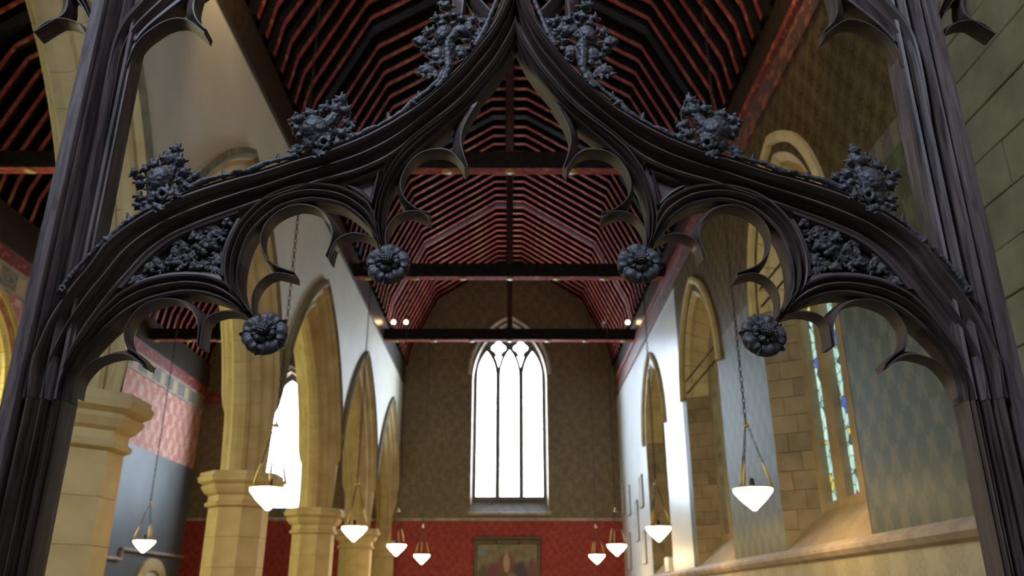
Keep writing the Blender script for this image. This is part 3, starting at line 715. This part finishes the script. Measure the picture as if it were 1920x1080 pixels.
rail2('top_band', A_out, A_in, [(-.25, .09), (-.25, .012), (-.1, .004), (.45, -.018), (.93, -.036), (1, -.034), (1.02, .09)], OAK, 90)
MAIN = [(0, .10), (0, -.022), (.05, -.034), (.13, -.038), (.20, -.030), (.24, -.012), (.31, -.002), (.38, .002), (.43, -.008), (.47, -.020), (.52, -.022), (.56, -.012), (.60, .006), (.68, .016), (.77, .016), (.83, .006), (.86, -.006), (.93, -.010), (1, -.004), (1, .055)]
rail2('ogee_arch', A_in, B_in, MAIN, OAK, 110)
# --- foil mouldings
FOIL = [(0, .09), (0, -.004), (.08, -.012), (.16, -.010), (.22, .004), (.30, .010), (.38, .004), (.44, -.012), (.54, -.018), (.62, -.008), (.68, .006), (.74, .008), (.80, -.004), (.90, -.008), (1, -.002), (1, .066)]
f1o = [(103, 750), (116, 700), (140, 655), (165, 620), (185, 590), (205, 568), (228, 547), (269, 527), (311, 517), (353, 514), (394, 518), (425, 531), (448, 553), (466, 582)]
f1i = [(121, 750), (124, 720), (137, 693), (158, 662), (190, 627), (222, 599), (250, 580), (278, 566), (306, 558), (339, 551), (367, 551), (394, 556), (422, 566), (448, 580), (462, 592)]
f2o = [(466, 585), (444, 562), (428, 540), (420, 515), (420, 490), (424, 468), (434, 443), (452, 412), (483, 380), (511, 362), (544, 350), (581, 344), (622, 346), (650, 354), (678, 369), (694, 384), (706, 414), (714, 446)]
f2i = [(473, 592), (460, 578), (453, 556), (449, 536), (450, 508), (456, 478), (469, 444), (492, 417), (519, 395), (544, 384), (578, 377), (608, 379), (642, 388), (669, 406), (692, 429), (706, 449), (714, 464)]
f3o = [(712, 460), (704, 430), (702, 400), (709, 366), (726, 323), (751, 284), (779, 257), (818, 228), (857, 199), (887, 167), (920, 128), (948, 86), (960, 64), (967, 48)]
f3i = [(724, 462), (719, 440), (720, 394), (734, 347), (759, 311), (796, 275), (834, 242), (862, 217), (884, 197), (908, 170), (930, 143), (947, 117), (960, 92), (967, 76)]
rail2('foil_moulding', f1o, f1i, FOIL, OAK, 60); rail2('foil_moulding', f2o, f2i, FOIL, OAK, 64); rail2('foil_moulding', f3o, f3i, FOIL, OAK, 70)
# --- cusps: thin blades with a chamfered front and a wide soffit
BLADE = [(0, .058), (0, .026), (.30, .008), (.78, -.008), (.92, -.008), (1, -.003), (1, .048)]
def cusp(a, b, n=26): rail2('cusp', a, b, BLADE, OAK, n)
cusp([(134, 735), (144, 706), (156, 690), (178, 671), (206, 658), (231, 652), (250, 660), (276, 680)], [(140, 745), (148, 712), (172, 683), (194, 672), (222, 666), (242, 669), (258, 678), (269, 689)])
cusp([(272, 690), (250, 672), (234, 662), (229, 645), (229, 630), (233, 612), (240, 598), (256, 575), (283, 561), (308, 555), (339, 557), (364, 569), (378, 585), (384, 598), (380, 625), (378, 650)],
     [(276, 680), (258, 662), (243, 652), (238, 640), (236, 628), (239, 612), (246, 600), (261, 582), (283, 568), (311, 562), (339, 567), (358, 580), (368, 598), (372, 616), (371, 634), (369, 648)], 48)
cusp([(462, 585), (436, 577), (408, 578), (389, 586), (380, 600), (374, 622), (369, 648)], [(464, 593), (439, 587), (414, 588), (394, 596), (383, 612), (380, 630), (378, 650)])
cusp([(468, 590), (467, 570), (469, 550), (480, 528), (497, 514), (511, 508), (530, 506), (552, 510)], [(476, 592), (474, 572), (476, 553), (487, 533), (503, 519), (522, 514), (537, 516), (553, 521)])
cusp([(553, 521), (530, 515), (510, 508), (494, 488), (487, 467), (485, 444), (491, 420), (511, 400), (539, 383), (567, 377), (596, 383), (618, 400), (633, 421), (637, 438), (625, 462), (618, 488)],
     [(552, 510), (539, 506), (521, 499), (508, 490), (496, 474), (491, 455), (494, 434), (506, 414), (525, 398), (553, 387), (578, 388), (600, 397), (616, 416), (622, 439), (619, 459), (610, 479)], 50)
cusp([(707, 447), (692, 437), (669, 430), (650, 432), (636, 439), (624, 455), (611, 480)], [(708, 457), (689, 445), (667, 440), (647, 444), (631, 454), (622, 468), (617, 488)])
cusp([(716, 462), (717, 444), (720, 428), (731, 408), (748, 397), (765, 391), (785, 391), (806, 398)], [(725, 462), (724, 446), (727, 431), (740, 411), (757, 401), (779, 398), (793, 402), (806, 411)])
cusp([(806, 411), (785, 402), (765, 394), (751, 379), (744, 356), (745, 338), (755, 315), (772, 292), (795, 277), (818, 270), (836, 271), (850, 279), (862, 293), (877, 312)],
     [(806, 399), (790, 395), (776, 388), (760, 372), (753, 353), (755, 333), (766, 311), (784, 293), (807, 284), (834, 284), (851, 292), (862, 304), (871, 319)], 46)
cusp([(858, 210), (854, 226), (849, 246), (848, 266), (852, 285), (862, 302), (871, 319)], [(900, 192), (884, 215), (873, 236), (867, 254), (867, 272), (871, 292), (878, 312)])
# --- post, standing on the floor, with the tracery springing from its head
xl, xr = -1.252-X0, -1.080-X0
POSTP = [(0, .12), (0, -.02), (.02, -.028), (.23, -.034), (.255, -.028), (.27, -.012), (.285, -.012), (.30, -.026), (.335, -.034), (.37, -.024), (.385, .0), (.44, .016), (.48, .006), (.50, -.012), (.545, -.022), (.59, -.014), (.61, .006), (.65, .014), (.68, .0), (.71, -.014), (.75, -.010), (.765, .0), (.80, .0), (.80, .066), (.6, .068), (.6, .12)]
zj = loc([(61, 750)])[0][1]; LOWP = POSTP[:5]+[(.27, -.012), (.29, .03), (.79, .03), (.79, .066), (.6, .068), (.6, .12)]
rail2('post', [(xl, zj), (xl, 2.4), (xl, 3.2), (xl, 4.0)], [(xr, zj), (xr, 2.4), (xr, 3.2), (xr, 4.0)], POSTP, OAKP, 24, raw=True)
rail2('post_foot', [(xl, .0), (xl, .6), (xl, zj)], [(xr, .0), (xr, .6), (xr, zj)], LOWP, OAKP, 16, raw=True)
xm = [loc([p])[0][0] for p in ((61, 750), (112, 750), (103, 750), (121, 750))]
rail2('jamb_moulding', [(xm[0], .2), (xm[0], 1.1), (xm[0], zj-.001)], [(xm[1], .2), (xm[1], 1.1), (xm[1], zj-.001)], MAIN, OAK, 16, raw=True)
rail2('jamb_moulding', [(xm[2], .2), (xm[2], 1.1), (xm[2], zj-.001)], [(xm[3], .2), (xm[3], 1.1), (xm[3], zj-.001)], FOIL, OAK, 16, raw=True)
rail2('post_base', [(xl-.03, 0), (xl-.03, .12), (xl-.03, .22)], [(xr-.02, 0), (xr-.02, .12), (xr-.02, .22)], [(0, .15), (0, -.05), (.05, -.06), (.95, -.06), (1, -.05), (1, .15)], OAKP, 4, raw=True)
zt = 4.0
link('head_beam', box_me('head_beam', -1.9, 1.9, -.06, .14, 3.85, 4.12, OAKP, bevel=.015), screen)
BR = [(0, .10), (0, -.02), (.10, -.030), (.22, -.026), (.30, -.006), (.42, .002), (.52, -.010), (.62, -.012), (.70, .004), (.80, .010), (.88, .0), (1, .0), (1, .066), (.5, .10)]
rail2('upper_arch', [(182, 250), (205, 145), (213, 108), (223, 72), (237, 44), (258, 18), (300, -30), (370, -90), (470, -165), (620, -252)], [(208, 250), (231, 145), (239, 110), (248, 86), (263, 64), (284, 43), (342, -2), (430, -60), (540, -130), (690, -225)], BR, OAK, 36, sink=(.22, .02))
rail2('upper_arch', [(160, 240), (186, 100), (186, 52), (172, 12), (160, -12), (110, -70), (60, -110), (-90, -235)], [(138, 240), (173, 101), (171, 52), (158, 21), (143, -1), (90, -50), (30, -95), (-120, -205)], BR, OAK, 36, sink=(.22, .02))
cusp([(234, 125), (245, 92), (262, 68), (285, 47), (311, 35), (342, 29), (365, 38), (387, 55)], [(240, 125), (252, 95), (267, 74), (287, 58), (312, 43), (339, 38), (360, 46), (384, 65)])
cusp([(341, -60), (342, -10), (343, 15), (348, 32), (362, 47), (384, 65)], [(388, -60), (372, -8), (367, 17), (371, 36), (379, 48), (388, 56)])
cusp([(176, 105), (168, 62), (158, 45), (141, 34), (110, 30), (85, 36), (59, 53)], [(168, 105), (162, 70), (152, 52), (138, 43), (115, 38), (91, 44), (66, 63)])
cusp([(104, -60), (110, -8), (106, 14), (97, 32), (80, 45), (59, 53)], [(146, -60), (132, -8), (131, 12), (123, 30), (98, 44), (68, 63)])
cusp([(843, -245), (846, -60), (846, -10), (847, 12), (846, 34)], [(875, -245), (873, -60), (873, -10), (871, 12), (868, 36)])
cusp([(868, -30), (879, -2), (890, 16), (905, 36)], [(884, -50), (897, -8), (908, 6), (922, 20)])
link('finial', lathe_me('finial', [(.022, 3.44), (.034, 3.47), (.034, 3.50), (.024, 3.53), (.024, 3.74), (.045, 3.80), (.045, 3.86)], OAK, 8), screen, (0, .03, 0))
# --- spandrel panels
def poly_panel(name, pts, mat, depth, y):
    L_ = loc(pts, y); return plate_me(name, L_, [], depth, mat, lambda u, v, w: Vector((u, y-YS+w, v)))
p1 = [(195, 574), (222, 540), (250, 508), (283, 472), (325, 442), (367, 423), (408, 407), (455, 390), (449, 412), (433, 444), (422, 475), (419, 514), (398, 520), (353, 516), (311, 519), (269, 529), (232, 548)]
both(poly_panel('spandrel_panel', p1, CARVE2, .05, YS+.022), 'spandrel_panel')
p2 = [(625, 350), (660, 330), (700, 313), (728, 296), (718, 340), (706, 380), (694, 386), (672, 364), (650, 354)]
both(poly_panel('spandrel_panel', p2, OAK, .05, YS+.018), 'spandrel_panel')
for a, b in (([(650, 350), (672, 334), (716, 318)], [(655, 344), (675, 341), (706, 330)]), ([(712, 318), (705, 350), (697, 382)], [(703, 330), (696, 350), (692, 366)]), ([(650, 348), (675, 362), (697, 382)], [(665, 347), (680, 353), (692, 366)])):
    rail2('panel_fillet', a, b, [(0, .04), (0, -.004), (.5, .0), (1, .014), (1, .04)], OAK, 10)
def border(pts): 
    L_ = loc(pts); return L_
rail2('panel_fillet', [(222, 541), (250, 509), (283, 474), (325, 444), (367, 425), (408, 409), (452, 393)], [(236, 541), (258, 514), (288, 482), (327, 453), (367, 434), (408, 418), (438, 408)], [(0, .04), (0, -.006), (.5, -.004), (1, .010), (1, .04)], OAK, 30)
rail2('panel_fillet', [(240, 545), (269, 530), (311, 520), (353, 517), (394, 521), (418, 526)], [(246, 533), (270, 519), (311, 509), (353, 506), (394, 508), (408, 510)], [(0, .04), (0, -.006), (.5, -.004), (1, .010), (1, .04)], OAK, 24)
rail2('panel_fillet', [(420, 520), (420, 490), (424, 468), (434, 443), (452, 410)], [(409, 511), (411, 488), (415, 466), (424, 441), (438, 412)], [(0, .04), (0, -.006), (.5, -.004), (1, .010), (1, .04)], OAK, 20)

# --- carved foliage built from lumps, fused
def fuse(name, lumps, vox, mat, smooth_it=2, relief=.0065):
    """lumps: list of (matrix) unit spheres or ('tube', pts, radii) fused into one carved mesh"""
    bm = bmesh.new()
    for L_ in lumps:
        if L_[0] == 't':
            V, Fc = tube_vf(L_[1], L_[2], 8); vs2 = [bm.verts.new(v) for v in V]
            for f in Fc:
                try: bm.faces.new([vs2[i] for i in f])
                except ValueError: pass
        else:
            bmesh.ops.create_icosphere(bm, subdivisions=3 if max(L_[1].to_scale()) > .012 else 2, radius=1, matrix=L_[1])
    bmesh.ops.recalc_face_normals(bm, faces=bm.faces)
    me = bpy.data.meshes.new(name+'_raw'); bm.to_mesh(me); bm.free()
    o = bpy.data.objects.new(name, me); COL.objects.link(o)
    r = o.modifiers.new('r', 'REMESH'); r.mode = 'VOXEL'; r.voxel_size = vox
    s = o.modifiers.new('s', 'SMOOTH'); s.iterations = smooth_it; s.factor = .5
    tx = bpy.data.textures.get('carving_relief') or bpy.data.textures.new('carving_relief', 'CLOUDS'); tx.noise_scale = .011; tx.noise_depth = 1
    d = o.modifiers.new('d', 'DISPLACE'); d.texture = tx; d.texture_coords = 'LOCAL'; d.strength = relief; d.mid_level = .5
    bpy.context.view_layer.update()
    out = bpy.data.meshes.new_from_object(o.evaluated_get(bpy.context.evaluated_depsgraph_get())); out.name = name
    bpy.data.objects.remove(o); bpy.data.meshes.remove(me)
    out.materials.clear(); out.materials.append(mat); out.polygons.foreach_set('use_smooth', [True]*len(out.polygons)); return out
PXM = lambda y: YS/(F_PX*CP-(540-y)*SP)            # metres per traced unit in the screen's plane
def lump(x, y, r, dep=-.02, sx=1, sz=1, sy=1, ang=0):
    (u, v), = loc([(x, y)], YS+dep); k = PXM(y)*r
    return ('s', Matrix.Translation((u, dep, v)) @ Matrix.Rotation(-math.radians(ang), 4, 'Y') @ Matrix.Diagonal((k*sx, k*sy, k*sz, 1)))
def leaf(x0, y0, x1, y1, w, dep=-.02, lobes=3):
    """pointed lobed leaf from base to tip"""
    out = []; dx, dy = x1-x0, y1-y0; L_ = math.hypot(dx, dy); a = math.degrees(math.atan2(dy, dx))
    out.append(lump((x0+x1)/2, (y0+y1)/2, 1, dep, L_*.52, w*.45, w*.30, a))
    for k in range(lobes):
        f = .15+.6*k/max(lobes-1, 1); px, py = x0+dx*f, y0+dy*f; nx, ny = -dy/L_, dx/L_; ww = w*(.75-.35*f)
        for s in (-1, 1):
            out.append(lump(px+s*nx*ww*.6, py+s*ny*ww*.6, ww*.42, dep-.003, 1.15, .8, .6, a+s*35))
            out.append(lump(px+s*nx*ww*.95+dx*.04, py+s*ny*ww*.95+dy*.04, ww*.22, dep-.006))
    out.append(lump(x1, y1, w*.16, dep-.002, 1.8, .8, 1, a)); return out
def tubep(pts, radii, dep=-.02):
    return ('t', [(u, dep, v) for u, v in loc(pts, YS+dep)], [r*PXM(pts[0][1]) for r in radii])
def knob(x, y, r, dep=-.02):
    """curled leaf end: a bud ringed by small pointed lobes"""
    r *= 1.15; out = [lump(x, y, r*.78, dep-.003)]; a0 = random.uniform(0, 360); n = random.choice((4, 5))
    for k in range(n):
        a = a0+360*k/n; t = math.radians(a); out.append(lump(x+r*.80*math.cos(t), y+r*.80*math.sin(t), r, dep+.003, .62, .30, .42, a)); out.append(lump(x+r*1.25*math.cos(t), y+r*1.25*math.sin(t), r*.22, dep))
    return out
def ringl(x, y, r, t, dep):
    pts = [(x+r*math.cos(a), y+r*math.sin(a)) for a in [2*PI*k/14 for k in range(15)]]
    return tubep(pts, [t]*15, dep)
c1 = [lump(300, 340, 25, -.022, .95, 1.1, .9), lump(290, 368, 18, -.02, .8, 1.3, .8), lump(283, 392, 12, -.02, 1, 1.4, .7, 20), ringl(304, 364, 9, 4.2, -.040), ringl(301, 357, 15, 3.5, -.036), lump(297, 350, 20, -.02, 1.1, 1.2, .9),
      tubep([(310, 340), (322, 325), (326, 308), (330, 295), (338, 268)], [12, 10, 8, 7, 2.2], -.02)]
for a in ((322, 300, 13), (338, 302, 10), (330, 281, 9), (305, 297, 7), (252, 324, 8), (262, 333, 8), (262, 345, 9), (272, 318, 7), (289, 309, 9), (280, 312, 6), (262, 372, 9), (258, 386, 7), (272, 382, 7), (344, 324, 10), (337, 340, 9), (366, 330, 8), (356, 338, 7), (350, 350, 8), (330, 362, 8)): c1 += knob(*a)
c1 += leaf(325, 345, 368, 352, 14) + leaf(285, 395, 312, 380, 12, -.04) + leaf(275, 388, 258, 392, 10) + leaf(315, 372, 345, 356, 12, -.045)
c2 = [lump(592, 246, 27, -.022, 1.05, .95, .9, -10), lump(590, 226, 14, -.02, 1.4, .6, .8), lump(583, 268, 15, -.022, .9, 1.2, .8), ringl(608, 267, 9, 4.2, -.040), ringl(604, 261, 15, 3.5, -.036), lump(596, 258, 22, -.02, 1.2, 1.0, .9),
      tubep([(608, 240), (622, 226), (632, 212), (640, 195), (642, 172)], [14, 12, 9, 7, 2.2], -.02)]
for a in ((560, 224, 10), (550, 226, 7), (556, 242, 9), (560, 254, 7), (548, 233, 5), (578, 213, 8), (588, 214, 6), (612, 204, 10), (604, 210, 6), (632, 206, 13), (648, 208, 9), (640, 188, 9), (631, 190, 6), (650, 232, 8), (642, 250, 10), (632, 270, 9), (660, 256, 8), (620, 248, 8)): c2 += knob(*a)
c2 += leaf(560, 285, 543, 284, 20) + leaf(645, 240, 667, 229, 14) + leaf(645, 262, 677, 262, 14) + leaf(585, 290, 612, 283, 13, -.04) + leaf(575, 285, 560, 270, 12)
c3 = [lump(832, 68, 19, -.024, .9, 1.2, .9, -20), lump(843, 88, 12, -.026, .9, 1.6, .9, 10), lump(844, 108, 10, -.024, .9, 1.8, .8, -5), lump(868, 60, 16, -.02, 1.4, .8, .8), lump(862, 98, 14, -.015, 1.3, .9, .8), lump(822, 104, 14, -.02, 1, 1.2, .8),
      tubep([(856, 64), (842, 75), (840, 100), (842, 125), (832, 150), (818, 165)], [9, 10, 9, 8, 7, 5], -.03)]
for a in ((838, 12, 10), (828, 8, 6), (818, 34, 8), (840, 32, 10), (852, 30, 7), (828, 44, 8), (850, 46, 8), (880, 57, 12), (896, 66, 8), (905, 44, 8), (888, 38, 7), (866, 36, 8), (902, 58, 7), (803, 60, 8), (812, 56, 6), (790, 80, 8), (781, 78, 6), (797, 92, 7), (812, 84, 8), (806, 104, 7), (826, 118, 8), (834, 128, 6), (866, 104, 8), (878, 92, 7), (874, 76, 6)): c3 += knob(*a)
c3 += leaf(820, 128, 783, 138, 24) + leaf(800, 72, 777, 74, 12) + leaf(868, 40, 900, 38, 12) + leaf(880, 76, 905, 66, 14) + leaf(858, 112, 876, 106, 10) + leaf(815, 62, 796, 54, 10)
for cc in (c1, c2, c3): both(fuse('crocket', cc, .0022, CARVE), 'crocket')
# vine trailing along the back of the arch
vine = []
for pts in ([(116, 540), (130, 520), (152, 498), (178, 468), (205, 445), (235, 420), (262, 402), (285, 388)], [(352, 352), (380, 340), (410, 333), (436, 325), (470, 318), (500, 306), (528, 300), (556, 290)], [(668, 255), (690, 244), (712, 238), (735, 222), (756, 208), (776, 190), (800, 172), (822, 150), (834, 132)], [(890, 86), (905, 62), (918, 36), (930, 4), (938, -30)]):
    n = len(pts); vine.append([tubep([(x+1.5*math.sin(i*2.1), y+1.5*math.cos(i*1.7)) for i, (x, y) in enumerate(pts)], [5.5+1.6*math.sin(i*1.9) for i in range(n)], -.028)])
def sprig(k, x, y): vine[k].extend([lump(x, y, 4.5), lump(x-1, y-6, 2.8), tubep([(x, y+10), (x+1, y), (x-1, y-8)], [4, 3, 2], -.026)])
sprig(0, 240, 407); sprig(1, 522, 295); sprig(1, 420, 326); sprig(2, 728, 218); sprig(2, 785, 178)
vine[0] += [lump(117, 545, 9, -.034), ringl(117, 541, 5, 2.6, -.05), lump(117, 552, 7, -.03, .8, 1.4), lump(200, 450, 7, -.032, 1.6, .6, .8, -40)]
vine[1] += [lump(448, 322, 7, -.03, 1.6, .7)]; vine[2] += [lump(775, 193, 7, -.032, 1.7, .6, .8, -30)]
for vn in vine: both(fuse('vine_trail', vn, .0022, CARVE, 2, .004), 'vine_trail')
# foliage filling of the big spandrel
from mathutils.geometry import intersect_point_tri_2d
def inside(x, y, poly):
    c = False; j = len(poly)-1
    for i in range(len(poly)):
        if (poly[i][1] > y) != (poly[j][1] > y) and x < (poly[j][0]-poly[i][0])*(y-poly[i][1])/(poly[j][1]-poly[i][1])+poly[i][0]: c = not c
        j = i
    return c
pin = [(240, 536), (262, 512), (290, 483), (327, 456), (367, 437), (408, 421), (434, 412), (422, 441), (412, 466), (408, 488), (404, 506), (353, 503), (311, 506), (270, 516)]
fol = []; tries = 0; pts = []
while len(pts) < 24 and tries < 4000:
    tries += 1; x, y = random.uniform(240, 435), random.uniform(410, 532)
    if inside(x, y, pin) and all(math.hypot(x-a, y-b) > 16.5 for a, b in pts): pts.append((x, y))
for i, (x, y) in enumerate(pts):
    if i % 3 == 2: fol += [lump(x, y, 9, .008), lump(x+7, y+5, 5.5, .004), lump(x-6, y+5, 5.5, .004), lump(x, y-7, 5, .004)]
    else:
        a = random.uniform(0, 6.28); l_ = 12; fol += leaf(x-l_*math.cos(a), y-l_*math.sin(a), x+l_*math.cos(a), y+l_*math.sin(a), 17, .010, 3)
for x, y in ((377, 459), (388, 462), (376, 470), (383, 474), (392, 451), (370, 464)): fol.append(lump(x, y, 7, -.001))
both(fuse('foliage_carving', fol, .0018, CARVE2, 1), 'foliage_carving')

# --- rose bosses
R_ = .0585
def petal_me(name, r0, r1, half, h0, h1, notch, curl):
    V = []; Fc = []; nr, na = 9, 13
    for i in range(nr):
        f = i/(nr-1)
        for j in range(na):
            g = j/(na-1)*2-1; hw = half*(1-.10*f*f); a = g*hw
            rr = r0+(r1*(1-.13*abs(g)**3-notch*math.exp(-(g/.22)**2))-r0)*f
            z = h0+(h1-h0)*f + curl*math.sin(PI*min(f*1.12, 1))*(1-g*g*.7) - .0045*abs(g)**4 + .004*math.cos(g*PI*2)*f - (.006*max(0, f-.85)/.15)
            V.append((rr*math.sin(a), -z, rr*math.cos(a)))
    n = nr*na
    for i in range(n): V.append((V[i][0], .0, V[i][2]))
    for i in range(nr-1):
        for j in range(na-1):
            q = i*na+j; Fc.append((q, q+1, q+na+1, q+na)); Fc.append((n+q, n+q+na, n+q+na+1, n+q+1))
    bd = [j for j in range(na)]+[i*na+na-1 for i in range(1, nr)]+[(nr-1)*na+j for j in range(na-2, -1, -1)]+[i*na for i in range(nr-2, 0, -1)]
    for i in range(len(bd)): a, b = bd[i], bd[(i+1) % len(bd)]; Fc.append((a, b, n+b, n+a))
    me = mesh(name, V, Fc, CARVE, smooth=True); me.set_sharp_from_angle(angle=math.radians(50)); return me
pet_o = petal_me('petal', .016, R_, .61, .012, .020, .08, .004); pet_i = petal_me('petal', .008, R_*.58, .60, .020, .030, .14, .003)
sep_me = petal_me('sepal', .03, R_*1.03, .16, .006, .010, -.05, .006)
V = []; 
hub = fuse('seed_head', [('s', Matrix.Diagonal((.0165, .012, .0165, 1)))]+[('s', Matrix.Translation((i*.0058, -.0115+.0006*(i*i+j*j), j*.0058)) @ Matrix.Diagonal((.0030, .0030, .0030, 1))) for i in range(-2, 3) for j in range(-2, 3) if i*i+j*j < 6], .0009, CARVE, 1, 0)
stem_me = lathe_me('stem', [(.034, .0), (.046, .012), (.046, .02), (.03, .05), (.02, .07)], CARVE, 16)
for x, y, ang, lbl in ((728, 497, .1, 0), (497, 627, .25, 0), (1198, 496, -.1, 0), (1430, 630, .4, 0)):
    px, pz = P(x, y, 1.955); r = link('rose_boss', lathe_me('rose_boss', [(R_*.55, -.004), (R_*.93, .0), (R_*.95, .008), (R_*.5, .03), (.02, .045)], CARVE, 20), screen, (px-X0, -.045, pz))
    r.data.transform(Matrix.Rotation(-PI/2, 4, 'X')); r.rotation_euler = (math.radians(-12), ang, 0)
    for k in range(5):
        link('petal', pet_o, r, (0, 0, 0), (0, 2*PI*k/5, 0)); link('petal', pet_i, r, (0, 0, 0), (math.radians(0), 2*PI*(k+.5)/5, 0)); link('sepal', sep_me, r, rot=(0, 2*PI*(k+.5)/5, 0))
    link('seed_head', hub, r, (0, -.032, 0))
